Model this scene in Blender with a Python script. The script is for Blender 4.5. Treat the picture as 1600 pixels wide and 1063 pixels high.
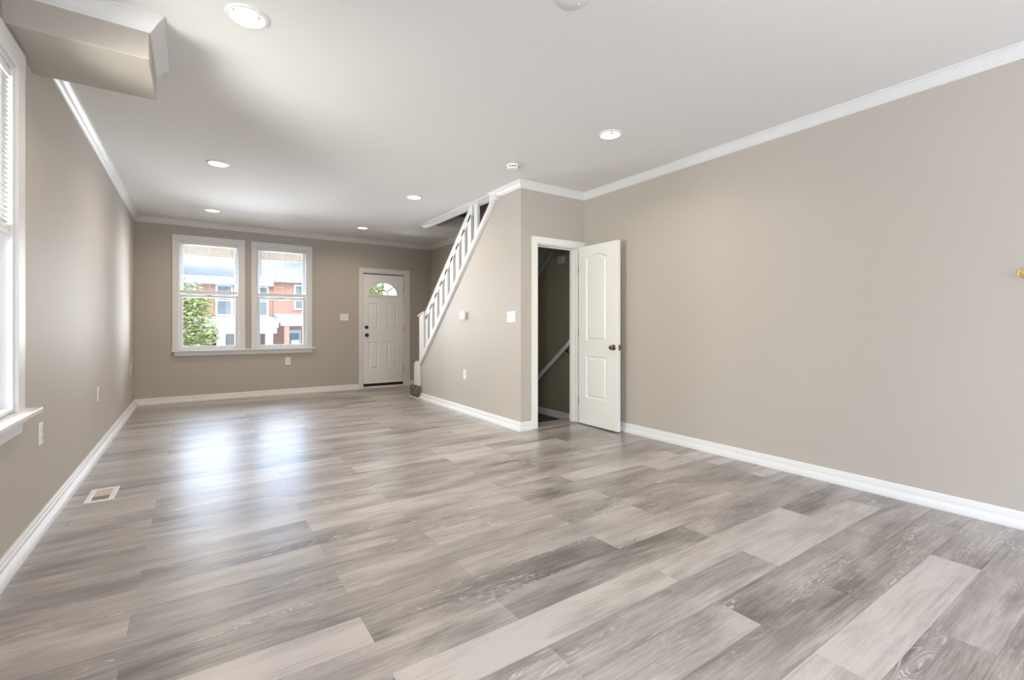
import bpy, bmesh, math, random
from mathutils import Vector, Matrix
random.seed(7)
for o in list(bpy.data.objects): bpy.data.objects.remove(o)
S = bpy.context.scene
C = S.collection
PI = math.pi
# ------------------------------------------------------------------ camera
cd = bpy.data.cameras.new('camera'); cam = bpy.data.objects.new('camera', cd); C.objects.link(cam)
cam.location = (0, 0, 1.1256); cam.rotation_euler = (PI/2, 0, -math.radians(34.098))
cd.sensor_width = 36; cd.lens = 36*729.53/1600; cd.shift_y = -0.01343; cd.clip_start = .02; cd.clip_end = 300
S.camera = cam
S.view_settings.view_transform = 'Standard'; S.view_settings.look = 'None'
S.view_settings.exposure = 0.04; S.view_settings.gamma = 1; S.view_settings.use_curve_mapping = False
# ------------------------------------------------------------------ sky
SKY, SKY_TOP = 1.12, 10
w = bpy.data.worlds.new('sky'); S.world = w; w.use_nodes = True
nt = w.node_tree; nt.nodes.clear()
def N(t, typ, **kw):
    n = t.nodes.new(typ)
    for k, v in kw.items(): setattr(n, k, v)
    return n
wo = N(nt, 'ShaderNodeOutputWorld'); wb = N(nt, 'ShaderNodeBackground'); tc = N(nt, 'ShaderNodeTexCoord')
wn = N(nt, 'ShaderNodeTexNoise'); wn.inputs['Scale'].default_value = 3.2; wn.inputs['Detail'].default_value = 7
mp = N(nt, 'ShaderNodeMapping'); mp.inputs['Scale'].default_value = (1, 1, 3.5)
cr = N(nt, 'ShaderNodeValToRGB'); cr.color_ramp.elements[0].position = .42; cr.color_ramp.elements[1].position = .62
cr.color_ramp.elements[0].color = (.33, .53, .90, 1); cr.color_ramp.elements[1].color = (1, 1, 1, 1)
nt.links.new(tc.outputs['Generated'], mp.inputs['Vector']); nt.links.new(mp.outputs[0], wn.inputs['Vector'])
nt.links.new(wn.outputs['Fac'], cr.inputs['Fac']); nt.links.new(cr.outputs['Color'], wb.inputs['Color'])
sz = N(nt, 'ShaderNodeSeparateXYZ'); nt.links.new(tc.outputs['Generated'], sz.inputs[0])
sg = N(nt, 'ShaderNodeMapRange', interpolation_type='SMOOTHSTEP'); nt.links.new(sz.outputs['Z'], sg.inputs['Value'])
sg.inputs['From Min'].default_value = .15; sg.inputs['From Max'].default_value = .32; sg.inputs['To Min'].default_value = SKY; sg.inputs['To Max'].default_value = SKY*SKY_TOP
nt.links.new(sg.outputs[0], wb.inputs['Strength']); nt.links.new(wb.outputs[0], wo.inputs['Surface'])
# ------------------------------------------------------------------ sun and added fill lamps outside the windows
def light(name, typ, loc, target, energy, color=(1, 1, 1), size=None, size_y=None, angle=None, spread=None):
    l = bpy.data.lights.new(name, typ); o = bpy.data.objects.new(name, l); C.objects.link(o)
    o.location = loc; l.energy = energy; l.color = color
    o.rotation_euler = (Vector(target)-Vector(loc)).to_track_quat('-Z', 'Y').to_euler()
    if typ == 'AREA':
        l.shape = 'RECTANGLE'; l.size = size; l.size_y = size_y
        if spread: l.spread = spread
    if angle: l.angle = angle
    return o
light('sun', 'SUN', (8, -10, 14), (0, 8, 0), 1.6, (1, .95, .87), angle=math.radians(1))
# unseen fill lamps, added outside the rear and side openings behind the camera
light('fill_rear', 'AREA', (2.3, -2.95, 1.4), (1.7, 2.2, 2.5), 66, (.98, .985, 1), 2.8, 2.2)
light('fill_side', 'AREA', (-1.2, -.15, 1.6), (3.8, 2.5, 1.6), 90, (.95, .97, 1), .9, 1.6)
light('fill_front', 'AREA', (-2.6, 12, 1.2), (-2.0, 8.5, 1.5), 2300, (.88, .92, 1), 4.2, 4.2)  # added fill panel left of the sightline, brightens the stair wall
light('fill_front', 'AREA', (2.95, 12, .6), (2.6, 8.5, 1.5), 520, (.94, .96, 1), 1.2, 4.0)  # added fill panel right of the sightline, brightens the left wall
light('fill_left', 'AREA', (-2.3, 1.9, 1.35), (3.8, 3.9, 1.5), 350, (1, .985, .95), 1.8, 1.6)  # unseen fill lamp added outside the left window, for bulkhead and right wall
light('fill_front', 'AREA', (.7, 11, -.7), (.7, 7, 2.2), 420, (.97, .98, 1), 4.2, 1.3)  # added fill panel below the sills, lifts the far ceiling
# ------------------------------------------------------------------ dimensions
XL, XR, YB, YC, XS, H, YR = -.720, 3.816, 8.466, 4.109, 2.897, 2.690, -2.6
# ------------------------------------------------------------------ materials
MATS = {}
def srgb(r, g, b):
    f = lambda c: c/12.92 if c <= .04045 else ((c+.055)/1.055)**2.4
    return (f(r/255), f(g/255), f(b/255), 1)
def mat(name, col, rough=.5, metal=0, bump=0, bscale=60, var=0, vscale=3, spec=.5, emit=None, estr=0, coat=0):
    if name in MATS: return MATS[name]
    m = bpy.data.materials.new(name); m.use_nodes = True; t = m.node_tree
    b = t.nodes['Principled BSDF']
    b.inputs['Base Color'].default_value = col; b.inputs['Roughness'].default_value = rough
    b.inputs['Metallic'].default_value = metal; b.inputs['Specular IOR Level'].default_value = spec
    if coat: b.inputs['Coat Weight'].default_value = coat
    co = N(t, 'ShaderNodeTexCoord')
    if var:
        n = N(t, 'ShaderNodeTexNoise'); n.inputs['Scale'].default_value = vscale; n.inputs['Detail'].default_value = 5
        r = N(t, 'ShaderNodeMapRange'); r.inputs['To Min'].default_value = 1-var; r.inputs['To Max'].default_value = 1+var
        mx = N(t, 'ShaderNodeVectorMath', operation='SCALE'); mx.inputs[0].default_value = col[:3]
        t.links.new(co.outputs['Object'], n.inputs['Vector']); t.links.new(n.outputs['Fac'], r.inputs['Value'])
        t.links.new(r.outputs[0], mx.inputs['Scale']); t.links.new(mx.outputs[0], b.inputs['Base Color'])
    if bump:
        n = N(t, 'ShaderNodeTexNoise'); n.inputs['Scale'].default_value = bscale; n.inputs['Detail'].default_value = 4
        bp = N(t, 'ShaderNodeBump'); bp.inputs['Strength'].default_value = bump; bp.inputs['Distance'].default_value = .002
        t.links.new(co.outputs['Object'], n.inputs['Vector']); t.links.new(n.outputs['Fac'], bp.inputs['Height'])
        t.links.new(bp.outputs[0], b.inputs['Normal'])
    if emit:
        b.inputs['Emission Color'].default_value = emit; b.inputs['Emission Strength'].default_value = estr
    MATS[name] = m
    return m
M_wall = mat('wall_paint', (.50, .455, .405, 1), .55, bump=.06, bscale=180, var=.015, vscale=1.3, spec=.35)
M_ceil = mat('ceiling_paint', (.80, .785, .77, 1), .7, bump=.05, bscale=120, var=.012, vscale=.8, spec=.2)
M_trim = mat('trim_paint', (.77, .765, .76, 1), .35, var=.01, vscale=5)
M_door = mat('door_paint', (.83, .83, .79, 1), .38, var=.01, vscale=4)
M_vinyl = mat('window_vinyl', (.80, .81, .84, 1), .3, var=.01)
M_plast = mat('white_plastic', (.84, .84, .83, 1), .3, var=.01)
M_slat = mat('blind_slat', (.80, .80, .78, 1), .4, var=.01)
M_grey = mat('grey_plastic', (.35, .35, .36, 1), .4, var=.03)
M_dark = mat('dark_slot', (.02, .02, .02, 1), .6, var=.1)
M_black = mat('black_rubber', (.008, .008, .008, 1), .7, var=.1)
M_bronze = mat('bronze_metal', (.035, .03, .026, 1), .3, metal=.7, var=.1, vscale=40)
M_knob = mat('antique_nickel', (.20, .175, .14, 1), .22, metal=1, var=.1, vscale=40)
M_steel = mat('hinge_steel', (.25, .24, .22, 1), .35, metal=.8, var=.05)
M_brass = mat('brass', (.78, .58, .25, 1), .3, metal=.5, var=.15, vscale=60)
M_bulb = mat('lamp_bulb', (1, 1, 1, 1), .4, emit=(1, .93, .82, 1), estr=5)
M_can = mat('lamp_can', (.88, .86, .82, 1), .3, var=.01)
M_thresh = mat('threshold_wood', (.33, .28, .235, 1), .45, var=.25, vscale=14)
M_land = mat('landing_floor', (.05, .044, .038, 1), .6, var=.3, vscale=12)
M_rail2 = mat('stair_rail_grey', (.55, .53, .52, 1), .4, var=.03)
M_beige = mat('vent_damper', (.62, .54, .47, 1), .5, var=.04)
M_taupe = mat('vent_duct', (.24, .215, .19, 1), .6, var=.08)

def glass_mat():
    m = bpy.data.materials.new('window_glass'); m.use_nodes = True; t = m.node_tree; t.nodes.clear()
    o = N(t, 'ShaderNodeOutputMaterial'); mx = N(t, 'ShaderNodeMixShader'); tr = N(t, 'ShaderNodeBsdfTransparent')
    gl = N(t, 'ShaderNodeBsdfGlossy'); gl.inputs['Roughness'].default_value = .02
    fr = N(t, 'ShaderNodeFresnel'); fr.inputs['IOR'].default_value = 1.35
    tr.inputs['Color'].default_value = (.97, .985, .98, 1)
    t.links.new(fr.outputs[0], mx.inputs[0]); t.links.new(tr.outputs[0], mx.inputs[1]); t.links.new(gl.outputs[0], mx.inputs[2])
    t.links.new(mx.outputs[0], o.inputs[0]); return m
M_glass = glass_mat()

def carpet_mat():
    m = mat('stair_carpet', (.10, .095, .088, 1), .95, spec=.1)
    t = m.node_tree; b = t.nodes['Principled BSDF']; co = N(t, 'ShaderNodeTexCoord')
    n = N(t, 'ShaderNodeTexNoise'); n.inputs['Scale'].default_value = 55; n.inputs['Detail'].default_value = 6
    r = N(t, 'ShaderNodeValToRGB'); r.color_ramp.elements[0].position = .38; r.color_ramp.elements[1].position = .68
    r.color_ramp.elements[0].color = (.035, .033, .03, 1); r.color_ramp.elements[1].color = (.42, .40, .38, 1)
    bp = N(t, 'ShaderNodeBump'); bp.inputs['Strength'].default_value = 1; bp.inputs['Distance'].default_value = .012
    t.links.new(co.outputs['Object'], n.inputs['Vector']); t.links.new(n.outputs['Fac'], r.inputs['Fac'])
    t.links.new(r.outputs[0], b.inputs['Base Color']); t.links.new(n.outputs['Fac'], bp.inputs['Height'])
    t.links.new(bp.outputs[0], b.inputs['Normal']); return m
M_carpet = carpet_mat()

def brick_mat(name, c1, c2, mortar):
    m = mat(name, c1, .85, spec=.2); t = m.node_tree; b = t.nodes['Principled BSDF']; co = N(t, 'ShaderNodeTexCoord')
    sx = N(t, 'ShaderNodeSeparateXYZ'); ad = N(t, 'ShaderNodeMath', operation='ADD'); cb = N(t, 'ShaderNodeCombineXYZ')
    br = N(t, 'ShaderNodeTexBrick'); br.inputs['Scale'].default_value = 1; br.inputs['Brick Width'].default_value = .22
    br.inputs['Row Height'].default_value = .075; br.inputs['Mortar Size'].default_value = .008
    br.inputs['Color1'].default_value = c1; br.inputs['Color2'].default_value = c2; br.inputs['Mortar'].default_value = mortar
    n = N(t, 'ShaderNodeTexNoise'); n.inputs['Scale'].default_value = 1.4; n.inputs['Detail'].default_value = 6
    r = N(t, 'ShaderNodeMapRange'); r.inputs['To Min'].default_value = .75; r.inputs['To Max'].default_value = 1.25
    mx = N(t, 'ShaderNodeVectorMath', operation='SCALE')
    L = t.links.new
    L(co.outputs['Object'], sx.inputs[0]); L(sx.outputs['X'], ad.inputs[0]); L(sx.outputs['Y'], ad.inputs[1])
    L(ad.outputs[0], cb.inputs['X']); L(sx.outputs['Z'], cb.inputs['Y']); L(cb.outputs[0], br.inputs['Vector'])
    L(co.outputs['Object'], n.inputs['Vector']); L(n.outputs['Fac'], r.inputs['Value'])
    L(br.outputs['Color'], mx.inputs[0]); L(r.outputs[0], mx.inputs['Scale']); L(mx.outputs[0], b.inputs['Base Color'])
    return m
M_brick = brick_mat('red_brick', (.25, .085, .047, 1), (.30, .11, .065, 1), (.22, .165, .13, 1))
M_brick2 = brick_mat('orange_brick', (.28, .098, .05, 1), (.33, .125, .07, 1), (.23, .17, .135, 1))

def floor_mat():
    m = mat('plank_floor', (.3, .28, .26, 1), .4, spec=.75); t = m.node_tree; b = t.nodes['Principled BSDF']; L = t.links.new
    co = N(t, 'ShaderNodeTexCoord'); at = N(t, 'ShaderNodeAttribute', attribute_name='plank')
    sp = N(t, 'ShaderNodeSeparateColor'); L(at.outputs['Color'], sp.inputs[0])   # R tone, G seed, B swirl amount
    sd = N(t, 'ShaderNodeVectorMath', operation='SCALE'); sd.inputs[0].default_value = (37, 91, 13); L(sp.outputs[1], sd.inputs['Scale'])
    ps = N(t, 'ShaderNodeVectorMath', operation='ADD'); L(co.outputs['Object'], ps.inputs[0]); L(sd.outputs[0], ps.inputs[1])
    def noise(scale, s, d=4, rgh=.6, dist=0):
        mp = N(t, 'ShaderNodeMapping'); mp.inputs['Scale'].default_value = s; L(ps.outputs[0], mp.inputs['Vector'])
        n = N(t, 'ShaderNodeTexNoise'); n.inputs['Scale'].default_value = scale; n.inputs['Detail'].default_value = d
        n.inputs['Roughness'].default_value = rgh; n.inputs['Distortion'].default_value = dist
        L(mp.outputs[0], n.inputs['Vector']); return n.outputs['Fac']
    def mth(op, a, bb=None, c=None, clamp=False):
        n = N(t, 'ShaderNodeMath', operation=op); n.use_clamp = clamp
        for i, v in enumerate((a, bb, c)):
            if v is None: continue
            if isinstance(v, (int, float)): n.inputs[i].default_value = v
            else: L(v, n.inputs[i])
        return n.outputs[0]
    blotch = noise(1, (1.7, 7, 1), 3, .55, .4)
    streak = noise(1, (3.2, 80, 1), 6, .7, .25)
    fine = noise(1, (16, 300, 1), 3, .6)
    tone = mth('ADD', sp.outputs[0], mth('MULTIPLY', mth('SUBTRACT', blotch, .5), 1.7))
    tone = mth('ADD', tone, mth('MULTIPLY', mth('SUBTRACT', streak, .5), 1.15))
    tone = mth('ADD', tone, mth('MULTIPLY', mth('SUBTRACT', fine, .5), .5))
    cr = N(t, 'ShaderNodeValToRGB'); e = cr.color_ramp.elements
    e[0].position = 0; e[0].color = FL_DARK; e[1].position = 1; e[1].color = FL_LIGHT
    k = e.new(.45); k.color = FL_MID
    L(tone, cr.inputs['Fac'])
    # limed grain: contour lines of a slow stretched field, pale, only where the swirl mask allows
    field = noise(1, (1.6, 8.5, 1), 2.2, .5, .8)
    fr = mth('FRACT', mth('MULTIPLY', field, 26))
    line = mth('SUBTRACT', 1, mth('MULTIPLY', mth('ABSOLUTE', mth('SUBTRACT', fr, .5)), 4.2), clamp=True)
    mk = noise(1, (1.3, 6.5, 1), 2, .5, .3)
    mask = mth('MULTIPLY', mth('SUBTRACT', mk, .48), 9, clamp=True)
    brk = mth('MULTIPLY', mth('SUBTRACT', noise(1, (14, 50, 1), 3), .42), 5, clamp=True)
    amt = mth('MULTIPLY', mth('MULTIPLY', line, mask), mth('MULTIPLY', brk, sp.outputs[2]), clamp=True)
    mx = N(t, 'ShaderNodeMix', data_type='RGBA'); L(mth('MULTIPLY', amt, .95), mx.inputs[0]); L(cr.outputs['Color'], mx.inputs[6])
    mx.inputs[7].default_value = FL_LIME
    # knots: small dark spots
    vo = N(t, 'ShaderNodeTexVoronoi'); vo.inputs['Scale'].default_value = 1
    mpv = N(t, 'ShaderNodeMapping'); mpv.inputs['Scale'].default_value = (1.6, 4.5, 1); L(ps.outputs[0], mpv.inputs['Vector']); L(mpv.outputs[0], vo.inputs['Vector'])
    kn = mth('SUBTRACT', 1, mth('MULTIPLY', vo.outputs['Distance'], 18), clamp=True)
    m2 = N(t, 'ShaderNodeMix', data_type='RGBA'); L(mth('MULTIPLY', kn, .55), m2.inputs[0]); L(mx.outputs[2], m2.inputs[6])
    m2.inputs[7].default_value = (.07, .06, .055, 1)
    L(m2.outputs[2], b.inputs['Base Color'])
    rr = N(t, 'ShaderNodeMapRange'); rr.inputs['To Min'].default_value = .40; rr.inputs['To Max'].default_value = .54; b.inputs['Coat Weight'].default_value = .85; b.inputs['Coat Roughness'].default_value = .29
    L(streak, rr.inputs['Value']); L(rr.outputs[0], b.inputs['Roughness'])
    bp = N(t, 'ShaderNodeBump'); bp.inputs['Strength'].default_value = .25; bp.inputs['Distance'].default_value = .001
    L(streak, bp.inputs['Height']); L(bp.outputs[0], b.inputs['Normal'])
    return m
FL_DARK = (.096, .081, .072, 1); FL_MID = (.285, .250, .225, 1); FL_LIGHT = (.52, .47, .43, 1); FL_LIME = (.66, .61, .57, 1)
M_floor = floor_mat()
# ------------------------------------------------------------------ mesh helpers
def box(bm, a, b_, mi=0):
    (x0, y0, z0), (x1, y1, z1) = a, b_
    x0, x1 = sorted((x0, x1)); y0, y1 = sorted((y0, y1)); z0, z1 = sorted((z0, z1))
    v = [bm.verts.new(p) for p in ((x0,y0,z0),(x1,y0,z0),(x1,y1,z0),(x0,y1,z0),(x0,y0,z1),(x1,y0,z1),(x1,y1,z1),(x0,y1,z1))]
    fs = [bm.faces.new([v[i] for i in q]) for q in ((0,3,2,1),(4,5,6,7),(0,1,5,4),(1,2,6,5),(2,3,7,6),(3,0,4,7))]
    for f in fs: f.material_index = mi
    return v
def prism(bm, pts, vec):
    a = [bm.verts.new(p) for p in pts]; b_ = [bm.verts.new(Vector(p)+Vector(vec)) for p in pts]
    bm.faces.new(a); bm.faces.new(b_[::-1])
    n = len(pts)
    for i in range(n): bm.faces.new((a[i], b_[i], b_[(i+1) % n], a[(i+1) % n]))
def lathe(bm, prof, centre, axis='z', n=32, sign=1, cap=True):
    rings = []
    cx, cy, cz = centre
    for r, h in prof:
        ring = []
        for i in range(n):
            a = 2*PI*i/n; u, v = r*math.cos(a), r*math.sin(a); hh = h*sign
            p = (cx+u, cy+v, cz+hh) if axis == 'z' else ((cx+hh, cy+u, cz+v) if axis == 'x' else (cx+u, cy+hh, cz+v))
            ring.append(bm.verts.new(p))
        rings.append(ring)
    for j in range(len(rings)-1):
        for i in range(n):
            bm.faces.new((rings[j][i], rings[j][(i+1) % n], rings[j+1][(i+1) % n], rings[j+1][i]))
    if cap:
        if prof[0][0] > 0: bm.faces.new(rings[0][::-1])
        if prof[-1][0] > 0: bm.faces.new(rings[-1])
def tube(bm, p0, p1, r, n=12):
    p0, p1 = Vector(p0), Vector(p1); d = (p1-p0); q = d.to_track_quat('Z', 'Y')
    rr = [[bm.verts.new(p + q @ Vector((r*math.cos(2*PI*i/n), r*math.sin(2*PI*i/n), 0))) for i in range(n)] for p in (p0, p1)]
    for i in range(n): bm.faces.new((rr[0][i], rr[0][(i+1) % n], rr[1][(i+1) % n], rr[1][i]))
    bm.faces.new(rr[0][::-1]); bm.faces.new(rr[1])
def sweep(bm, prof, path, side=1, z=0):
    # prof: (distance into the room, height); path: xy points along the wall face; side=1 -> room lies left of travel
    n = len(path); P = [Vector(p) for p in path]; loops = []
    for i in range(n):
        d0 = (P[i]-P[i-1]).normalized() if i > 0 else None
        d1 = (P[i+1]-P[i]).normalized() if i < n-1 else None
        n0 = Vector((-d0.y, d0.x))*side if d0 else None; n1 = Vector((-d1.y, d1.x))*side if d1 else None
        if n0 is None: m = n1
        elif n1 is None: m = n0
        else: m = (n0+n1)/(1+n0.dot(n1))
        loops.append([bm.verts.new((P[i].x+m.x*u, P[i].y+m.y*u, z+h)) for u, h in prof])
    k = len(prof)
    for i in range(n-1):
        for j in range(k): bm.faces.new((loops[i][j], loops[i][(j+1) % k], loops[i+1][(j+1) % k], loops[i+1][j]))
    bm.faces.new(loops[0]); bm.faces.new(loops[-1][::-1])
def obj(name, bm, m, parent=None, bevel=0, smooth=False, seg=2, angle=35):
    bmesh.ops.recalc_face_normals(bm, faces=bm.faces)
    me = bpy.data.meshes.new(name); bm.to_mesh(me); bm.free()
    o = bpy.data.objects.new(name, me); C.objects.link(o)
    for mm in (m if isinstance(m, (list, tuple)) else [m]): me.materials.append(mm)
    if smooth:
        for p in me.polygons: p.use_smooth = True
        me.set_sharp_from_angle(angle=math.radians(angle))
    if bevel:
        bv = o.modifiers.new('edge', 'BEVEL'); bv.width = bevel; bv.segments = seg; bv.limit_method = 'ANGLE'; bv.angle_limit = math.radians(40)
    if parent:
        o.parent = parent; o.matrix_parent_inverse = Matrix.Translation(-parent.location)
    return o
def B(): return bmesh.new()
def boxes(name, lst, m, parent=None, bevel=0):
    bm = B()
    for a, b_ in lst: box(bm, a, b_)
    return obj(name, bm, m, parent, bevel)
def thing(name, label, cat, loc, group=None):
    o = bpy.data.objects.new(name, None); C.objects.link(o); o.location = loc; o.empty_display_size = .05
    tag(o, label, cat, group); return o
def tag(o, label, cat, group=None):
    o['label'] = label; o['category'] = cat
    if group: o['group'] = group
    return o
def struct(o, label=None, cat=None):
    o['kind'] = 'structure'
    if label: o['label'] = label
    if cat: o['category'] = cat
    return o
def copy_thing(root, loc, label, rot=None):
    c = root.copy(); C.objects.link(c); c.location = loc; c['label'] = label
    if rot: c.rotation_euler = rot
    for ch in root.children:
        d = ch.copy(); C.objects.link(d); d.parent = c; d.matrix_parent_inverse = ch.matrix_parent_inverse.copy()
        for g in ch.children:
            e = g.copy(); C.objects.link(e); e.parent = d; e.matrix_parent_inverse = g.matrix_parent_inverse.copy()
    return c
def wall_obj(name, us, vs, holes, fn, m):
    us = sorted(set(us)); vs = sorted(set(vs)); bm = B()
    for i in range(len(us)-1):
        for j in range(len(vs)-1):
            cu, cv = (us[i]+us[i+1])/2, (vs[j]+vs[j+1])/2
            if any(h[0] < cu < h[2] and h[1] < cv < h[3] for h in holes): continue
            a, b_ = fn(us[i], vs[j], us[i+1], vs[j+1]); box(bm, a, b_)
    bmesh.ops.remove_doubles(bm, verts=bm.verts, dist=1e-5); bm.verts.index_update()
    seen = {}
    for f in list(bm.faces): seen.setdefault(tuple(sorted(v.index for v in f.verts)), []).append(f)
    dead = [f for fl in seen.values() if len(fl) > 1 for f in fl]
    bmesh.ops.delete(bm, geom=dead, context='FACES')
    return struct(obj(name, bm, m))
# ------------------------------------------------------------------ floor: one plank per face, colour attribute tone/seed/swirl
def build_floor():
    bm = B(); lay = bm.loops.layers.float_color.new('plank'); rnd = random.Random(11)
    Lp, W0, RW = 1.237, .39, .18
    A, Bc = 1.028, 1.764
    # tones of the planks the photo shows, keyed by (row, index from the row's joint grid)
    known = {}
    def setk(n, x, left, right):
        off = A if n % 2 == 0 else Bc
        k = round((x-off)/Lp)
        if left is not None: known[(n, k-1)] = left
        if right is not None: known[(n, k)] = right
    for row in ((0, 2.24, .34, .52), (1, 2.98, .93, .32), (1, 1.76, .80, .93), (2, 2.25, .42, .30), (3, 1.76, .50, .36), (4, 2.25, .52, .86), (4, 3.51, .86, .36),
                (5, 1.75, .84, .82), (5, 3.0, .82, .38), (6, 2.25, .36, .38), (7, .535, .86, .33), (7, 1.75, .33, .60), (7, 3.0, .60, .36),
                (8, 1.01, .38, .62), (8, 2.25, .62, .36), (8, 3.51, .36, .66), (9, 1.755, .62, .42), (10, -.203, .8, .5), (10, 1.02, .45, .62), (10, 2.25, .62, .42), (10, 3.51, .42, .62),
                (11, 3.0, .38, .82), (11, 1.76, .55, .38), (12, 1.02, .42, .62), (12, 2.27, .56, .84), (12, 3.51, .84, .36), (13, .545, .4, .8), (13, 1.76, .8, .6), (13, 3.0, .6, .45),
                (14, -.2, .38, .7), (14, 1.03, .66, .42), (14, 2.26, .42, .5), (15, 1.76, .48, .42), (17, 1.765, .52, .82), (17, 3.0, .82, .35), (18, 1.02, .4, .76), (18, 2.25, .76, .38),
                (19, 1.76, .7, .74), (20, 1.036, .7, .42), (20, 2.26, .42, .40), (16, 1.03, .4, .5), (16, 2.26, .5, .46)):
        setk(*row)
    n0 = math.floor((YR-W0)/RW); n1 = math.ceil((YB+.2-W0)/RW)
    for n in range(n0, n1+1):
        y0, y1 = W0+n*RW, W0+(n+1)*RW
        y0, y1 = max(y0, YR-.1), min(y1, YB+.2)
        if y1 <= y0: continue
        off = A if n % 2 == 0 else Bc
        k = math.floor((XL-.1-off)/Lp)
        while off+k*Lp < XR+.1:
            x0, x1 = max(off+k*Lp, XL-.1), min(off+(k+1)*Lp, XR+.1)
            tone = known.get((n, k), rnd.choice((.36, .42, .48, .55, .6, .68, .8) if y0 > 2.4 or x1 < 1.5 else (.34, .40, .46, .42)))
            seed = rnd.random(); sw = rnd.choice((.25, .5, .9, 1)) * (0.25 if tone > .78 else 1)
            if (n, k) in ((4, 0), (0, 1), (7, 1)): sw = 1.0
            ya, yb = y0+.0003, y1-.0003
            # keep the floor out of the basement stairwell behind the doorway
            if x1 > 3.0 and ya > YC+.12: x1c = min(x1, 2.99)
            else: x1c = x1
            if x1c-x0 > .01:
                v = [bm.verts.new(p) for p in ((x0+.0003, ya, 0), (x1c-.0003, ya, 0), (x1c-.0003, yb, 0), (x0+.0003, yb, 0))]
                f = bm.faces.new(v)
                for l in f.loops: l[lay] = (tone, seed, sw, 1)
            # the strip of floor beyond the stairs, beside the front door
            if x1 > 3.0 and ya > 7.1:
                v = [bm.verts.new(p) for p in ((max(x0, 2.99), ya, 0), (x1, ya, 0), (x1, yb, 0), (max(x0, 2.99), yb, 0))]
                f = bm.faces.new(v)
                for l in f.loops: l[lay] = (tone, seed, sw, 1)
            k += 1
    # subfloor right under the planks: shows in the hairline joints
    box(bm, (XL-.1, YR-.1, -.12), (2.99, YB+.2, -.0012), 1); box(bm, (2.99, YR-.1, -.12), (XR+.1, YC+.01, -.0012), 1); box(bm, (2.99, 7.1, -.12), (XR+.1, YB+.2, -.0012), 1)
    return struct(obj('floor', bm, [M_floor, mat('plank_joint', (.15, .135, .12, 1), .7, var=.05)]))
build_floor()
# ------------------------------------------------------------------ walls
wall_obj('wall_left', [YR-.15, -.6, .3, 2.26, 3.166, YB+.18], [-.12, .72, 2.36, 2.9], [(-.6, .72, .3, 2.36), (2.26, .72, 3.166, 2.36)],
         lambda u0, v0, u1, v1: ((XL-.16, u0, v0), (XL, u1, v1)), M_wall)
W1 = (-.218, .77, .565, 2.40); W2 = (.80, .77, 1.553, 2.395); DR = (2.486, -.13, 3.262, 2.10)
wall_obj('wall_back', [XL, W1[0], W1[2], W2[0], W2[2], DR[0], DR[2], XR+.15], [-.12, .77, 2.10, 2.395, 2.40, 2.9], [W1, W2, DR],
         lambda u0, v0, u1, v1: ((u0, YB, v0), (u1, YB+.18, v1)), M_wall)
wall_obj('wall_right', [YR-.15, 4.0, 6.68, YB], [-1.6, 2.9, 5.0], [(YR-.15, 2.9, 4.0, 5.0), (6.68, 2.9, YB, 5.0)],
         lambda u0, v0, u1, v1: ((XR, u0, v0), (XR+.15, u1, v1)), M_wall)
wall_obj('wall_rear', [XL, .9, 3.7, XR], [-.12, .35, 2.45, 2.9], [(.9, .35, 3.7, 2.45)],
         lambda u0, v0, u1, v1: ((u0, YR-.15, v0), (u1, YR, v1)), M_wall)
wall_obj('wall_basement', [XS, 3.11, 3.70, XR], [-.12, 2.045, H], [(3.11, -.2, 3.70, 2.045)],
         lambda u0, v0, u1, v1: ((u0, YC, v0), (u1, YC+.11, v1)), M_wall)
def zs(y): return .509+(6.809-y)*.947           # underside of the sloping stair cap
bm = B(); ytop = 6.809-(H-.509)/.947
prism(bm, [(XS, y, z) for y, z in ((YC+.11, -.12), (6.80, -.12), (6.80, zs(6.80)), (ytop, H), (YC+.11, H))], (.093, 0, 0))
struct(obj('wall_stair', bm, M_wall))
# stairwell shaft above the ceiling, and what closes the basement stair
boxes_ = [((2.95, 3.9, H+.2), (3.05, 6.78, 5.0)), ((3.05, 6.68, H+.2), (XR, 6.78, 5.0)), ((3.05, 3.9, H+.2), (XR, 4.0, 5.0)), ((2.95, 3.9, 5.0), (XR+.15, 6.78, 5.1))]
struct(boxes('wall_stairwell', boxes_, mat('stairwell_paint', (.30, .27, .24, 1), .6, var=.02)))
# ceiling slab with the stair opening and round holes for the lamps
LAMPS = [(.216, 2.70), (.177, 5.297), (.188, 7.47), (2.19, 7.452), (2.19, 5.345), (2.795, 2.70)]
def build_ceiling():
    us = [XL-.16, 3.05, XR+.15]; vs = [YR-.15, 4.35, 6.68, YB+.18]
    c = wall_obj('ceiling', us, vs, [(3.05, 4.35, XR+.15, 6.68)], lambda u0, v0, u1, v1: ((u0, v0, H), (u1, v1, H+.22)), M_ceil)
    bm = B()
    for x, y in LAMPS: lathe(bm, [(.078, -.05), (.078, .15)], (x, y, H), n=40)
    bmesh.ops.recalc_face_normals(bm, faces=bm.faces)
    me = bpy.data.meshes.new('cut'); bm.to_mesh(me); bm.free(); k = bpy.data.objects.new('cut', me); C.objects.link(k)
    md = c.modifiers.new('cut', 'BOOLEAN'); md.object = k; md.operation = 'DIFFERENCE'; md.solver = 'EXACT'
    dg = bpy.context.evaluated_depsgraph_get(); dg.update()
    nm = bpy.data.meshes.new_from_object(c.evaluated_get(dg)); c.modifiers.clear(); c.data = nm
    bpy.data.objects.remove(k)
    return c
build_ceiling()
# boxed-in bulkhead on the left wall
bm = B(); box(bm, (XL, 3.0, 2.482), (-.197, 3.525, H))
struct(obj('wall_bulkhead', bm, M_wall, bevel=.004))
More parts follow.
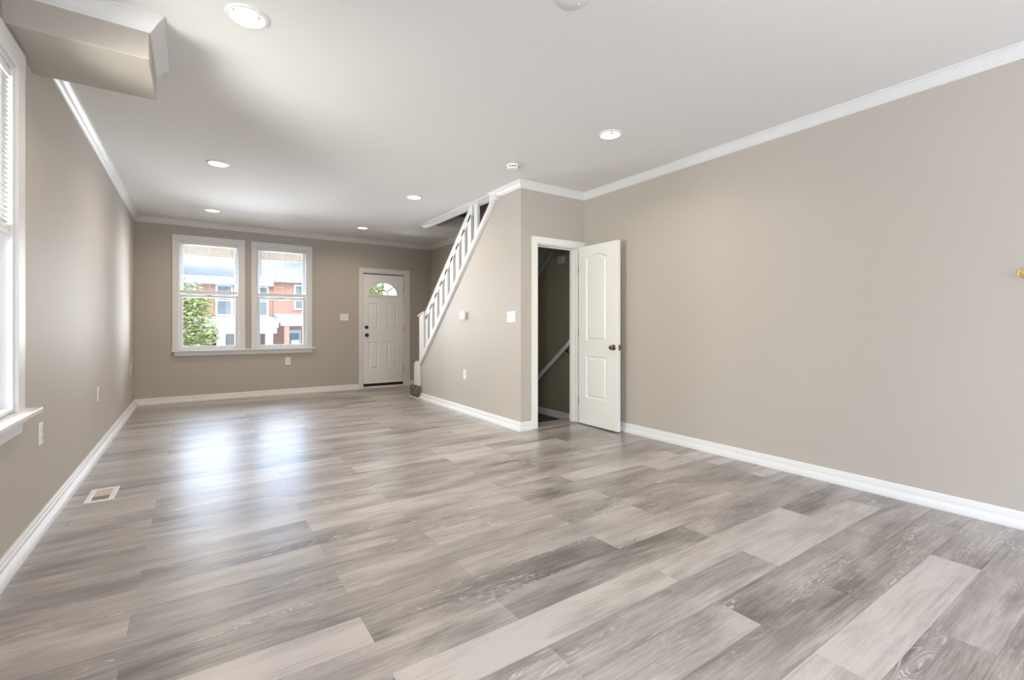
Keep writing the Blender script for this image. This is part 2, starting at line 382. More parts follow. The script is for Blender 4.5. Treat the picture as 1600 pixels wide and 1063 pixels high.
# ------------------------------------------------------------------ crown moulding and baseboards
CROWN = [(0, -.073), (.007, -.073), (.009, -.066), (.014, -.062), (.022, -.052), (.032, -.036), (.044, -.022), (.050, -.017), (.054, -.011), (.0625, -.009), (.0625, 0), (0, 0)]
BASE = [(0, .092), (.008, .092), (.013, .084), (.015, .070), (.018, .066), (.018, .046), (.021, .044), (.031, .038), (.038, .028), (.041, .014), (.041, 0), (0, 0)]
def crown(n, path, side): bm = B(); sweep(bm, CROWN, path, side, H); struct(obj('trim_%d' % n, bm, M_trim))
crown(1, [(XL, YR), (XL, 3.0)], -1)
crown(2, [(XL, 3.0), (-.197, 3.0), (-.197, 3.525)], -1)
crown(3, [(XL, 3.525), (XL, YB), (XR, YB), (XR, 6.68)], -1)
crown(4, [(XS, 4.70), (XS, YC), (XR, YC), (XR, YR)], -1)
def base(side_name, path, side, prof=BASE, z=0): bm = B(); sweep(bm, prof, path, side, z); struct(obj('baseboard_'+side_name, bm, M_trim))
base('left', [(XL, YR), (XL, YB), (2.420, YB)], -1)
base('stair', [(XS, 6.79), (XS, YC), (3.040, YC)], -1)
base('right', [(XR, YC), (XR, YR)], -1)
base('back', [(3.378, YB), (XR, YB), (XR, 7.2)], -1)
BASE2 = [(0, .095), (.006, .095), (.011, .088), (.012, .07), (.012, 0), (0, 0)]
base('basement', [(XR, 5.3), (XR, YC+.11)], -1, BASE2, -.04)
# trim strip along the ceiling opening over the railing
bm = B(); prism(bm, [(x, 4.70, z) for x, z in ((2.872, H), (2.872, H-.010), (2.90, H-.017), (2.962, H-.044), (2.984, H-.044), (2.984, H))], (0, 2.08, 0)); struct(obj('trim_5', bm, M_trim))
# ------------------------------------------------------------------ front windows
def ring_frame(bm, u0, v0, u1, v1, w, fn, wb=None, wt=None):
    wb = w if wb is None else wb; wt = w if wt is None else wt
    for a in ((u0, v0, u0+w, v1), (u1-w, v0, u1, v1), (u0+w, v0, u1-w, v0+wb), (u0+w, v1-wt, u1-w, v1)): box(bm, *fn(*a))
def back_window(n, o, label, meet):
    x0, z0, x1, z1 = o
    root = thing('window_%d' % n, label, 'window', ((x0+x1)/2, YB, z0)); root['kind'] = 'structure'
    bm = B()   # casing on the wall: flat stock, head butted over the legs
    box(bm, (x0-.072, YB-.020, z0-.01), (x0+.004, YB, z1)); box(bm, (x1-.004, YB-.020, z0-.01), (x1+.078, YB, z1)); box(bm, (x0-.072, YB-.022, z1-.004), (x1+.078, YB, z1+.08))
    obj('window_casing', bm, M_trim, root, bevel=.003)
    bm = B()   # jamb liner in the opening
    f = lambda y0, y1: (lambda u0, v0, u1, v1: ((u0, y0, v0), (u1, y1, v1)))
    ring_frame(bm, x0, z0, x1, z1, .018, f(YB-.004, YB+.18)); obj('window_jamb', bm, M_vinyl, root, bevel=.002)
    a0, a1 = x0+.018, x1-.018
    bm = B(); ring_frame(bm, a0, z0+.018, a1, meet, .040, f(YB+.045, YB+.075), wb=.040, wt=.045)
    lo = obj('lower_sash', bm, M_vinyl, root, bevel=.004)
    bm = B(); box(bm, (a0+.04, YB+.058, z0+.058), (a1-.04, YB+.062, meet-.045)); obj('window_pane', bm, M_glass, lo)
    bm = B(); box(bm, ((a0+a1)/2-.03, YB+.036, meet-.012), ((a0+a1)/2+.03, YB+.05, meet+.008)); obj('sash_lock', bm, M_vinyl, lo, bevel=.003)
    bm = B(); ring_frame(bm, a0, meet-.045, a1, z1-.018, .045, f(YB+.085, YB+.115), wb=.045, wt=.04)
    up = obj('upper_sash', bm, M_vinyl, root, bevel=.004)
    bm = B(); box(bm, (a0+.045, YB+.098, meet), (a1-.045, YB+.102, z1-.058)); obj('window_pane', bm, M_glass, up)
    return root
back_window(1, W1, 'white double-hung front window nearest the left wall, tree outside its lower pane', 1.606)
back_window(2, W2, 'white double-hung front window nearest the front door, porch pillar outside', 1.606)
# shared stool and apron
bm = B(); box(bm, (-.30, YB-.075, .745), (1.675, YB+.05, .768)); box(bm, (-.262, YB-.028, .684), (1.637, YB, .745))
struct(obj('trim_6', bm, M_trim, bevel=.005))
def mini_blind(name, label, axis, u0, u1, ztop, zbot, d0, tilt, wand_u=None, grp=None, sgn=1):
    """venetian blind inside a window opening; axis 'x': hangs across x at y=d0, axis 'y': across y at x=d0"""
    mid = (u0+u1)/2
    root = thing(name, label, 'blind', (mid, d0, zbot) if axis == 'x' else (d0, mid, zbot), grp)
    def P(u, d, z): return (u, d0+d, z) if axis == 'x' else (d0+d, u, z)
    bm = B(); box(bm, P(u0, -.013, ztop-.038), P(u1, .013, ztop)); obj('headrail', bm, M_slat, root, bevel=.002)
    for u in (u0+.03, u1-.03): bm = B(); box(bm, P(u-.018, -.0155, ztop-.004), P(u+.018, .014, ztop+.003)); obj('headrail_bracket', bm, M_grey, root)
    bm = B(); z = ztop-.055; dz = .0225; hw = .0125; c, s = math.cos(tilt)*hw, math.sin(tilt)*hw
    while z > zbot+.05:
        a = [bm.verts.new(P(u, -c*sgn, z-s)) for u in (u0+.003, u1-.003)]; m_ = [bm.verts.new(P(u, 0, z+.0016)) for u in (u0+.003, u1-.003)]; b_ = [bm.verts.new(P(u, c*sgn, z+s)) for u in (u0+.003, u1-.003)]
        bm.faces.new((a[0], a[1], m_[1], m_[0])); bm.faces.new((m_[0], m_[1], b_[1], b_[0])); z -= dz
    sl = obj('slats', bm, M_slat, root, smooth=True, angle=60)
    so = sl.modifiers.new('thick', 'SOLIDIFY'); so.thickness = .0008
    for u in (u0+.12, mid, u1-.12):
        for d in (-.013, .013): bm = B(); tube(bm, P(u, d, ztop-.03), P(u, d, zbot+.03), .0007, 5); obj('ladder_cord', bm, M_slat, root)
    bm = B(); box(bm, P(u0+.002, -.014, zbot), P(u1-.002, .014, zbot+.024)); box(bm, P(u0+.002, -.013, zbot+.026), P(u1-.002, .013, zbot+.046))
    obj('bottom_rail', bm, M_slat, root, bevel=.003)
    if wand_u is not None:
        bm = B(); tube(bm, P(wand_u, -.022*sgn, ztop-.04), P(wand_u, -.022*sgn, ztop-.53), .0035, 6); obj('tilt_wand', bm, M_grey, root)
    return root
G = 'raised mini blinds'
mini_blind('mini_blind', 'white mini blind lowered halfway over the front window nearest the left wall', 'x', W1[0]+.02, W1[2]-.02, 2.385, 1.618, YB+.018, .10, None)
mini_blind('mini_blind', 'white mini blind with dark tilt wand, halfway down the window nearest the front door', 'x', W2[0]+.02, W2[2]-.02, 2.38, 1.612, YB+.018, .10, .862)
# ------------------------------------------------------------------ left wall window
def left_window(n, y0, y1, label):
    z0, z1 = .72, 2.36
    root = thing('window_%d' % n, label, 'window', (XL, (y0+y1)/2, z0)); root['kind'] = 'structure'
    bm = B(); box(bm, (XL, y0-.105, z0-.01), (XL+.020, y0+.004, z1)); box(bm, (XL, y1-.004, z0-.01), (XL+.020, y1+.107, z1)); box(bm, (XL, y0-.105, z1-.004), (XL+.022, y1+.107, z1+.105))
    obj('window_casing', bm, M_trim, root, bevel=.005)
    bm = B(); box(bm, (XL-.05, y0-.13, .690), (XL+.075, y1+.15, .715)); box(bm, (XL, y0-.09, .655), (XL+.03, y1+.09, .690)); box(bm, (XL, y0-.08, .605), (XL+.016, y1+.08, .655))
    obj('window_sill', bm, M_trim, root, bevel=.005)
    f = lambda a, b_: (lambda u0, v0, u1, v1: ((a, u0, v0), (b_, u1, v1)))
    bm = B(); ring_frame(bm, y0, z0, y1, z1, .018, f(XL-.16, XL+.004)); obj('window_jamb', bm, M_vinyl, root, bevel=.002)
    a0, a1 = y0+.018, y1-.018
    bm = B(); ring_frame(bm, a0, z0+.0, a1, 1.56, .030, f(XL-.075, XL-.045), wb=.03, wt=.04); lo = obj('lower_sash', bm, M_vinyl, root, bevel=.003)
    bm = B(); box(bm, (XL-.062, a0+.03, z0+.03), (XL-.058, a1-.03, 1.52)); obj('window_pane', bm, M_glass, lo)
    bm = B(); ring_frame(bm, a0, 1.52, a1, z1-.018, .030, f(XL-.115, XL-.085), wb=.04, wt=.03); up = obj('upper_sash', bm, M_vinyl, root, bevel=.003)
    bm = B(); box(bm, (XL-.102, a0+.03, 1.56), (XL-.098, a1-.03, z1-.048)); obj('window_pane', bm, M_glass, up)
left_window(3, 2.26, 3.166, 'white-cased window in the left wall, pale green light behind it')
mini_blind('mini_blind', 'white mini blind half lowered in the left wall window, beside the bulkhead', 'y', 2.28, 3.146, 2.34, 1.555, XL-.018, -.5, None, sgn=-1)
# ------------------------------------------------------------------ doors
def panel_door(x0, x1, z0, z1, th, panels, name, m, parent, place, holes=()):
    """slab with recessed moulded panels on its face; built in (u, depth, z), depth 0 = face, place() maps to the world"""
    bm = B()
    def loop(pts, d): return [bm.verts.new(place(u, d, z)) for u, z in pts]
    def edges(vs): return [bm.edges.new((vs[i], vs[(i+1) % len(vs)])) for i in range(len(vs))]
    def inset(pts, k):
        n = len(pts); out = []
        for i in range(n):
            p0, p1, p2 = Vector(pts[i-1]), Vector(pts[i]), Vector(pts[(i+1) % n])
            a, b_ = (p1-p0).normalized(), (p2-p1).normalized()
            na, nb = Vector((-a.y, a.x)), Vector((-b_.y, b_.x)); mm = (na+nb)/max(.3, 1+na.dot(nb)); out.append(tuple(p1+mm*k))
        return out
    for side in (0, 1):
        s = (lambda d: d) if side == 0 else (lambda d: th-d)
        es = edges(loop([(x0, z0), (x1, z0), (x1, z1), (x0, z1)], s(0)))
        loops = []
        for p in panels:
            l0 = loop(p, s(0)); es += edges(l0); loops.append((p, l0))
        hl = []
        for p in holes:
            l0 = loop(p, s(0)); es += edges(l0); hl.append(l0)
        bmesh.ops.triangle_fill(bm, use_beauty=True, edges=es, use_dissolve=False)
        # triangle_fill also closes the inner loops when they are nested: remove those faces
        for p, l0 in loops + [(None, h) for h in hl]:
            ls = set(l0)
            for f in [f for f in bm.faces if all(v in ls for v in f.verts)]: bm.faces.remove(f)
        for p, l0 in loops:
            prev = l0
            for k, d in ((.006, .0015), (.016, .012), (.030, .009), (.042, .0015)):
                cur = loop(inset(p, k), s(d))
                for i in range(len(p)): bm.faces.new((prev[i], prev[(i+1) % len(p)], cur[(i+1) % len(p)], cur[i]))
                prev = cur
            bm.faces.new(prev)
        if side == 0: h0 = hl
        else:
            for a, b_ in zip(h0, hl):
                for i in range(len(a)): bm.faces.new((a[i], a[(i+1) % len(a)], b_[(i+1) % len(a)], b_[i]))
    c = [(x0, z0), (x1, z0), (x1, z1), (x0, z1)]
    for i in range(4):
        (ua, za), (ub, zb) = c[i], c[(i+1) % 4]
        bm.faces.new([bm.verts.new(place(*q)) for q in ((ua, 0, za), (ub, 0, zb), (ub, th, zb), (ua, th, za))])
    bmesh.ops.remove_doubles(bm, verts=bm.verts, dist=1e-5)
    return obj(name, bm, m, parent)
def rect(a, b_, c, d): return [(a, b_), (c, b_), (c, d), (a, d)]
# front door
fd = thing('door_1', 'white front entry door with half-round fan window and black knob', 'door', (2.87, YB, 0)); fd['kind'] = 'structure'
bm = B(); box(bm, (2.415, YB-.020, 0), (2.490, YB, 2.10)); box(bm, (3.258, YB-.020, 0), (3.376, YB, 2.10)); box(bm, (2.415, YB-.022, 2.096), (3.376, YB, 2.180))
obj('door_casing', bm, M_trim, fd, bevel=.004)
bm = B(); box(bm, (2.487, YB-.002, 0), (2.497, YB+.16, 2.10)); box(bm, (3.252, YB-.002, 0), (3.262, YB+.16, 2.10)); box(bm, (2.487, YB-.002, 2.086), (3.262, YB+.16, 2.10))
obj('door_jamb', bm, M_trim, fd)
bm = B(); box(bm, (2.487, YB-.03, 0.0), (3.262, YB+.16, .032)); obj('threshold', bm, mat('threshold_white', (.72, .71, .69, 1), .35, var=.03), fd, bevel=.004)
bm = B(); box(bm, (2.499, YB+.02, .032), (3.250, YB+.05, .082)); obj('door_sweep', bm, M_black, fd)
bm = B(); box(bm, (2.497, YB+.006, 2.072), (3.252, YB+.04, 2.086)); box(bm, (3.247, YB+.012, .08), (3.252, YB+.04, 2.08)); obj('weatherstrip', bm, M_dark, fd)
fan = [(2.863+.277*math.cos(PI*i/20), 1.690+.248*math.sin(PI*i/20)) for i in range(21)]
pan = [rect(2.592, 1.066, 2.778, 1.556), rect(2.942, 1.066, 3.128, 1.556), rect(2.592, .342, 2.778, .846), rect(2.942, .342, 3.128, .846)]
slab = panel_door(2.500, 3.247, .082, 2.070, .044, pan, 'door_slab', mat('front_door_paint', (.90, .89, .875, 1), .4, var=.01), fd, lambda u, d, z: (u, YB+.006+d, z), holes=[fan])
bm = B()   # moulded rim of the fan window
ins = [(2.863+.255*math.cos(PI*i/20), 1.705+.215*math.sin(PI*i/20)) for i in range(21)]
out = [(2.863+.295*math.cos(PI*i/20), 1.672+.280*math.sin(PI*i/20)) for i in range(21)]
for ya, yb in ((YB-.006, YB+.012),):
    oa = [bm.verts.new((x, yb, z)) for x, z in out]; ob = [bm.verts.new((x, ya, z)) for x, z in out]; ia = [bm.verts.new((x, ya, z)) for x, z in ins]; ib = [bm.verts.new((x, YB+.03, z)) for x, z in ins]
    for A_, B_ in ((oa, ob), (ob, ia), (ia, ib)):
        for i in range(21): j = (i+1) % 21; bm.faces.new((A_[i], A_[j], B_[j], B_[i]))
obj('fan_window_frame', bm, M_door, slab)
bm = B(); prism(bm, [(x, YB+.026, z) for x, z in fan], (0, .004, 0)); obj('fan_window_pane', bm, M_glass, slab)
bm = B()
for a in (42, 90, 138):
    ca, sa = math.cos(math.radians(a)), math.sin(math.radians(a)); p0 = (2.863+.095*ca, YB+.02, 1.70+.085*sa); p1 = (2.863+.262*ca, YB+.02, 1.70+.222*sa); tube(bm, p0, p1, .010, 6)
arc = [(2.863+.095*math.cos(PI*i/12), YB+.02, 1.705+.085*math.sin(PI*i/12)) for i in range(13)]
for i in range(12): tube(bm, arc[i], arc[i+1], .010, 6)
obj('fan_window_grille', bm, mat('grille_grey', (.22, .225, .23, 1), .4, var=.02), slab)
bm = B(); lathe(bm, [(.032, 0), (.032, .008), (.026, .014), (.018, .016), (.018, .022), (.008, .024)], (2.556, YB+.006, 1.108), 'y', 24, -1); obj('deadbolt', bm, M_bronze, slab, smooth=True)
bm = B(); lathe(bm, [(.033, 0), (.033, .006), (.025, .012), (.013, .016), (.013, .032), (.022, .038), (.029, .048), (.029, .058), (.02, .068), (.004, .071)], (2.556, YB+.006, .966), 'y', 24, -1); obj('door_knob', bm, M_bronze, slab, smooth=True)
for z in (1.83, 1.09, .33):
    bm = B(); tube(bm, (3.2485, YB-.003, z-.05), (3.2485, YB-.003, z+.05), .006, 8); obj('hinge', bm, M_steel, fd)
# basement door, open against the right wall
bd = thing('door_2', 'narrow white two-panel basement door standing open, arched upper panel', 'door', (3.68, YC-.07, 0)); bd['kind'] = 'structure'
bm = B(); box(bm, (3.038, YC-.020, 0), (3.113, YC, 2.045)); box(bm, (3.697, YC-.020, 0), (3.772, YC, 2.045)); box(bm, (3.038, YC-.022, 2.041), (3.812, YC, 2.115))
box(bm, (3.10, YC-.004, 0), (3.122, YC+.115, 2.045)); box(bm, (3.688, YC-.004, 0), (3.70, YC+.115, 2.045)); box(bm, (3.10, YC-.004, 2.030), (3.70, YC+.115, 2.045))
box(bm, (3.122, YC+.045, 0), (3.134, YC+.085, 2.03)); box(bm, (3.676, YC+.045, 0), (3.688, YC+.085, 2.03)); box(bm, (3.122, YC+.045, 2.018), (3.688, YC+.085, 2.03))
struct(obj('trim_7', bm, M_door, bevel=.003))
def arched(u0, u1, z0, z1, rise, n=14):
    pts = [(u0, z0), (u1, z0), (u1, z1)]; w_ = u1-u0; R = (w_*w_/4+rise*rise)/(2*rise); cz = z1+rise-R; cu = (u0+u1)/2; am = math.asin(w_/2/R)
    for i in range(1, n): a = am-2*am*i/n; pts.append((cu+R*math.sin(a), cz+R*math.cos(a)))
    return pts + [(u0, z1)]
# u runs from the hinge (0) to the free edge along -y
pl = [arched(.118, .445, .955, 1.890, .045), rect(.118, .312, .445, .795)]
DX, DY0 = 3.668, 4.040
leaf = panel_door(0, .608, .014, 2.034, .035, pl, 'door_leaf', M_door, bd, lambda u, d, z: (DX+d, DY0-u, z))
for sg, x in ((-1, DX), (1, DX+.035)):
    bm = B(); lathe(bm, [(.031, 0), (.031, .005), (.024, .011), (.011, .014), (.011, .026), (.020, .032), (.026, .042), (.026, .050), (.018, .060), (.004, .062)], (x, DY0-.548, .900), 'x', 24, sg)
    obj('door_knob', bm, M_knob, leaf, smooth=True)
bm = B(); box(bm, (DX+.006, DY0-.6095, .87), (DX+.029, DY0-.607, .93)); box(bm, (DX+.011, DY0-.618, .89), (DX+.024, DY0-.607, .91)); obj('latch_plate', bm, M_knob, leaf)
for z in (1.78, 1.05, .26):
    bm = B(); tube(bm, (DX+.002, DY0+.008, z-.045), (DX+.002, DY0+.008, z+.045), .006, 8); obj('hinge', bm, M_steel, bd)
# ------------------------------------------------------------------ basement stair behind the open door
struct(boxes('trim_8', [((3.10, YC-.03, -.02), (3.70, YC+.165, .004))], M_thresh, bevel=.002))
bm = B(); box(bm, (2.99, YC+.16, -.10), (XR, 5.25, -.04))
for i in range(6): box(bm, (2.99, 5.25+.22*i, -.10-.2*(i+1)-.04), (XR, 5.47+.22*i, -.04-.2*(i+1)))
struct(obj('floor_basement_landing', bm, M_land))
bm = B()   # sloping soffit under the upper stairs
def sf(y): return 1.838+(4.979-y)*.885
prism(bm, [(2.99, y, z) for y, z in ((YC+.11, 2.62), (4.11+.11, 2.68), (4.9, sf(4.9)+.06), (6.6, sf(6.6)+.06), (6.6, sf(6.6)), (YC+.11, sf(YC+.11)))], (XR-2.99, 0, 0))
struct(obj('ceiling_basement_soffit', bm, mat('soffit_shade_tone', (.17, .15, .115, 1), .6, var=.03)))  # shade under the stairs is put into this dark colour
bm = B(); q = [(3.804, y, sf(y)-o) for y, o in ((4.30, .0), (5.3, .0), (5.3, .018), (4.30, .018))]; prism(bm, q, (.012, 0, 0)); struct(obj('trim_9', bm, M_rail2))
bm = B(); prism(bm, [(3.806, y, z) for y, z in ((YC+.11, -1.7), (6.52, -1.7), (6.52, sf(6.52)), (YC+.11, sf(YC+.11)))], (XR+.001-3.806, 0, 0)); struct(obj('wall_basement_shade_panel', bm, mat('basement_shade_tone', (.27, .24, .175, 1), .6, var=.03)))  # added thin panel, its dark colour stands in for the doorway's shade
wall_ = boxes('wall_basement_end', [((2.89, 4.0, -1.7), (2.99, 6.6, -.12)), ((2.99, 4.0, -1.7), (XR, 4.10, -.12)), ((2.89, 4.0, -1.8), (XR+.1, 6.6, -1.7)), ((2.99, 6.52, -1.6), (XR, 6.60, .3))], M_wall); struct(wall_)
hr = thing('handrail', 'pale grey handrail sloping down the wall inside the basement doorway', 'handrail', (3.756, 4.6, .71))
bm = B(); d = Vector((0, -.685, .525)).normalized(); up_ = Vector((0, .525, .685)).normalized(); p0 = Vector((3.75, 5.35, .447-.422*.766)); p1 = Vector((3.75, 4.235, .978))
pts = []
for k in range(12): a = 2*PI*k/12; pts.append(p0+Vector((1, 0, 0))*.019*math.cos(a)+up_*.030*math.sin(a))
prism(bm, pts, p1-p0); obj('rail', bm, M_rail2, hr, smooth=True)
for yy in (4.37, 5.2):
    zz = .978-(yy-4.235)*.766
    bm = B(); tube(bm, (3.75, yy, zz-.02), (3.775, yy, zz-.065), .007, 8); tube(bm, (3.775, yy, zz-.065), (3.816, yy, zz-.075), .007, 8); lathe(bm, [(.026, 0), (.022, .006), (.008, .01)], (3.816, yy, zz-.075), 'x', 16, -1)
    obj('rail_bracket', bm, M_bronze, hr)
jb = thing('wall_chime', 'small beige box high on the wall inside the basement doorway', 'wall box', (XR, 4.504, 1.96))
bm = B(); box(bm, (XR-.025, 4.44, 1.912), (XR, 4.575, 2.008)); obj('housing', bm, mat('aged_plastic', (.50, .46, .38, 1), .45, var=.03), jb, bevel=.006)
bm = B(); box(bm, (XR-.031, 4.452, 1.925), (XR-.024, 4.485, 1.995)); obj('button_panel', bm, mat('aged_plastic_light', (.60, .56, .47, 1), .4, var=.03), jb, bevel=.003)
# ------------------------------------------------------------------ staircase
st = thing('staircase', 'grey shag-carpeted stairs, bottom step poking out past the railing post', 'staircase', (3.3, 7.0, 0))
bm = B(); rise, run = .200, .2112
box(bm, (2.842, 6.79, .016), (XR-.01, 7.125, .195))
for i in range(1, 12):
    zt = .195+rise*i; yf = 7.125-run*i
    prism(bm, [(2.996, y, z) for y, z in ((yf, zt), (yf-run-.02, zt), (yf-run-.02, zt-.05), (yf-.04, zt-.05), (yf-.04, zt-rise-.05), (yf, zt-rise-.05))], (XR-.006-2.996, 0, 0))
ob = obj('stair_carpet', bm, M_carpet, st, bevel=.022, seg=3)
bm = B(); box(bm, (2.832, 6.79, 0), (XR-.01, 7.135, .018)); obj('base_shoe', bm, M_trim, st, bevel=.004)
sr = thing('stair_railing', 'white wooden stair railing with square balusters running up to the ceiling', 'railing', (2.93, 6.8, 0))
def slope_prism(name, y0, y1, zfun, t, xa, xb, m=M_trim, bevel=.004, pl_top=None):
    bm = B(); prism(bm, [(xa, y0, zfun(y0)), (xa, y1, zfun(y1)), (xa, y1, zfun(y1)+t), (xa, y0, zfun(y0)+t)], (xb-xa, 0, 0)); return obj(name, bm, m, sr, bevel=bevel)
slope_prism('stair_cap', 6.815, 4.56, lambda y: zs(y), .088, 2.866, 2.992)
slope_prism('cap_moulding', 6.815, 4.62, lambda y: zs(y)-.018, .030, 2.882, 2.899, bevel=.003)
zr = lambda y: 1.332+(6.71-y)*.925
slope_prism('handrail', 6.75, 5.225, lambda y: zr(y)-.150, .128, 2.918, 2.956)
slope_prism('rail_cap', 6.78, 5.225, lambda y: zr(y)-.024, .024, 2.914, 2.962)
for i in range(10):
    y = 6.645-.1685*i; ya, yb = y+.0435, y-.0435
    top = lambda yy: min(zr(yy)-.10, H-.004)
    bm = B(); prism(bm, [(2.918, ya, zs(ya)+.07), (2.918, yb, zs(yb)+.07), (2.918, yb, top(yb)), (2.918, ya, top(ya))], (.038, 0, 0)); obj('baluster', bm, M_trim, sr, bevel=.002)
bm = B(); prism(bm, [(2.892, y, z) for y, z in ((6.865, .50), (6.695, .62), (6.695, 1.36), (6.865, 1.27))], (.088, 0, 0)); obj('newel_post', bm, M_trim, sr, bevel=.003)
bm = B(); prism(bm, [(2.880, y, z) for y, z in ((6.905, 1.275), (6.73, 1.325), (6.73, 1.348), (6.905, 1.298))], (.112, 0, 0)); obj('newel_cap', bm, M_trim, sr, bevel=.003)
bm = B(); prism(bm, [(2.866, y, z) for y, z in ((6.80, .197), (7.01, .197), (7.01, .53), (6.96, .575), (6.80, .585))], (.126, 0, 0)); obj('bottom_post', bm, M_trim, sr, bevel=.006)
bm = B(); box(bm, (2.858, 4.565, 2.588), (2.90, 4.705, H)); obj('top_block', bm, M_trim, sr, bevel=.004)
# ------------------------------------------------------------------ ceiling lights
lab = ['recessed ceiling light with wide open white can, in front of the boxed bulkhead', 'recessed ceiling light halfway down the left side, between bulkhead and front windows',
       'recessed ceiling light above the front window nearest the left wall', 'recessed ceiling light above the front door, closest to the back wall',
       'recessed ceiling light nearest the top of the white stair railing', 'recessed ceiling light near the right wall crown, in front of the basement door']
def make_lamp(x, y, l):
    r = thing('recessed_light', l, 'ceiling light', (x, y, H), 'recessed ceiling lights')
    bm = B(); lathe(bm, [(.074, .004), (.074, -.004), (.080, -.009), (.096, -.006), (.098, 0), (.098, .001)], (x, y, H), n=48, cap=False); obj('trim_ring', bm, M_plast, r, smooth=True)
    bm = B(); lathe(bm, [(.0745, .0), (.070, .045), (.064, .10), (.05, .112), (.0, .112)], (x, y, H), n=48, cap=False); obj('can', bm, M_can, r, smooth=True)
    bm = B(); lathe(bm, [(.0, .045), (.025, .047), (.043, .058), (.048, .072), (.044, .088), (.03, .108), (.0, .110)], (x, y, H), n=32, cap=False); obj('bulb', bm, M_bulb, r, smooth=True)
    for a in (.6, 2.7, 4.8):
        ca, sa = math.cos(a), math.sin(a); bm = B(); box(bm, (x+.066*ca-.006, y+.066*sa-.006, H+.03), (x+.066*ca+.006, y+.066*sa+.006, H+.055)); obj('clip', bm, M_steel, r)
    ld = bpy.data.lights.new('lamp_glow', 'SPOT'); ld.energy = LAMP_W; ld.color = (1, .84, .62); ld.spot_size = math.radians(165); ld.spot_blend = 1; ld.shadow_soft_size = .012
    lo = bpy.data.objects.new('lamp_glow', ld); C.objects.link(lo); lo.location = (x, y, H+.012); lo.parent = r; lo.matrix_parent_inverse = Matrix.Translation((-x, -y, -H))
    return r
LAMP_W = 36
l0 = make_lamp(*LAMPS[0], lab[0])
for p_, l in zip(LAMPS[1:], lab[1:]): copy_thing(l0, (p_[0], p_[1], H), l)
# ------------------------------------------------------------------ small ceiling fittings
sd = thing('smoke_detector', 'round white smoke detector on the ceiling near the stair corner', 'smoke detector', (2.55, 3.75, H))
bm = B(); lathe(bm, [(.064, 0), (.064, -.012), (.058, -.016), (.055, -.030), (.048, -.040), (.02, -.043), (0, -.043)], (2.55, 3.75, H), n=36, cap=False); obj('housing', bm, M_plast, sd, smooth=True)
for i in range(14):
    a = 2*PI*i/14; ca, sa = math.cos(a), math.sin(a)
    if i % 4 == 3: continue
    v = [Vector((2.55+r_*math.cos(a+da), 3.75+r_*math.sin(a+da), H+z_)) for r_, da, z_ in ((.0585, -.16, -.018), (.0585, .16, -.018), (.0572, .16, -.027), (.0572, -.16, -.027))]
    bm = B(); prism(bm, v, (-.004*ca, -.004*sa, 0)); obj('sensor_slot', bm, M_dark, sd)
cp = thing('ceiling_cover_plate', 'flat round white cover plate on the ceiling at the frame top', 'cover plate', (1.49, 1.688, H))
bm = B(); lathe(bm, [(.072, 0), (.072, -.004), (.066, -.008), (.0, -.0095)], (1.49, 1.688, H), n=40, cap=False); obj('plate', bm, M_ceil, cp, smooth=True)
for dx in (-.04, .04): bm = B(); lathe(bm, [(.006, -.008), (.005, -.011), (0, -.0115)], (1.49+dx, 1.688, H), n=12, cap=False); obj('screw', bm, M_plast, cp, smooth=True)
# ------------------------------------------------------------------ switches, outlets, thermostat
def plate(name, label, cat, wall, u, z, wd, ht, kind, n=1, group=None):
    """wall: 'L' left wall (faces +x), 'B' back wall (faces -y), 'S' stair wall (faces -x)"""
    if wall == 'L': P = lambda a, d, zz: (XL+d, u+a, z+zz); loc = (XL, u, z)
    elif wall == 'B': P = lambda a, d, zz: (u+a, YB-d, z+zz); loc = (u, YB, z)
    else: P = lambda a, d, zz: (XS-d, u+a, z+zz); loc = (XS, u, z)
    r = thing(name, label, cat, loc, group)
    bm = B(); box(bm, P(-wd/2, 0, -ht/2), P(wd/2, .006, ht/2)); obj('cover_plate', bm, M_plast, r, bevel=.003)
    if kind == 'outlet':
        for zz in (.021, -.021):
            bm = B(); box(bm, P(-.016, .005, zz-.014), P(.016, .0085, zz+.014)); rc = obj('receptacle', bm, M_plast, r, bevel=.005)
            bm = B(); box(bm, P(-.008, .0075, zz-.003), P(-.0055, .009, zz+.008)); box(bm, P(.0055, .0075, zz-.003), P(.008, .009, zz+.008)); box(bm, P(-.0025, .0075, zz-.011), P(.0025, .009, zz-.006)); obj('slot', bm, M_dark, rc)
        bm = B(); box(bm, P(-.003, .005, -.003), P(.003, .0075, .003)); obj('screw', bm, M_grey, r)
    elif kind == 'toggle':
        for i in range(n):
            a = (i-(n-1)/2)*.046
            bm = B(); box(bm, P(a-.0055, .0055, -.013), P(a+.0055, .007, .013)); tg = obj('switch_slot', bm, M_grey, r)
            bm = B(); box(bm, P(a-.0045, .005, -.002), P(a+.0045, .017, .009)); obj('toggle', bm, M_plast, r, bevel=.002)
    elif kind == 'decora':
        bm = B(); box(bm, P(-.0165, .005, -.034), P(.0165, .0085, .034)); obj('receptacle_panel', bm, M_plast, r, bevel=.002)
        bm = B(); box(bm, P(-.0165, .0082, .020), P(.0165, .0092, .0225)); obj('panel_seam', bm, M_grey, r)
    return r
plate('wall_outlet', 'white outlet on the left wall just past the window sill', 'outlet', 'L', 3.630, .527, .076, .122, 'outlet', group='white wall outlets')
plate('wall_outlet', 'white outlet midway along the left wall, above the floor vent', 'outlet', 'L', 5.455, .527, .076, .122, 'outlet', group='white wall outlets')
plate('wall_outlet', 'white outlet on the left wall close to the far corner', 'outlet', 'L', 7.99, .545, .076, .122, 'outlet', group='white wall outlets')
plate('wall_outlet', 'white outlet on the back wall under the window nearest the door', 'outlet', 'B', 1.260, .553, .078, .128, 'outlet', group='white wall outlets')
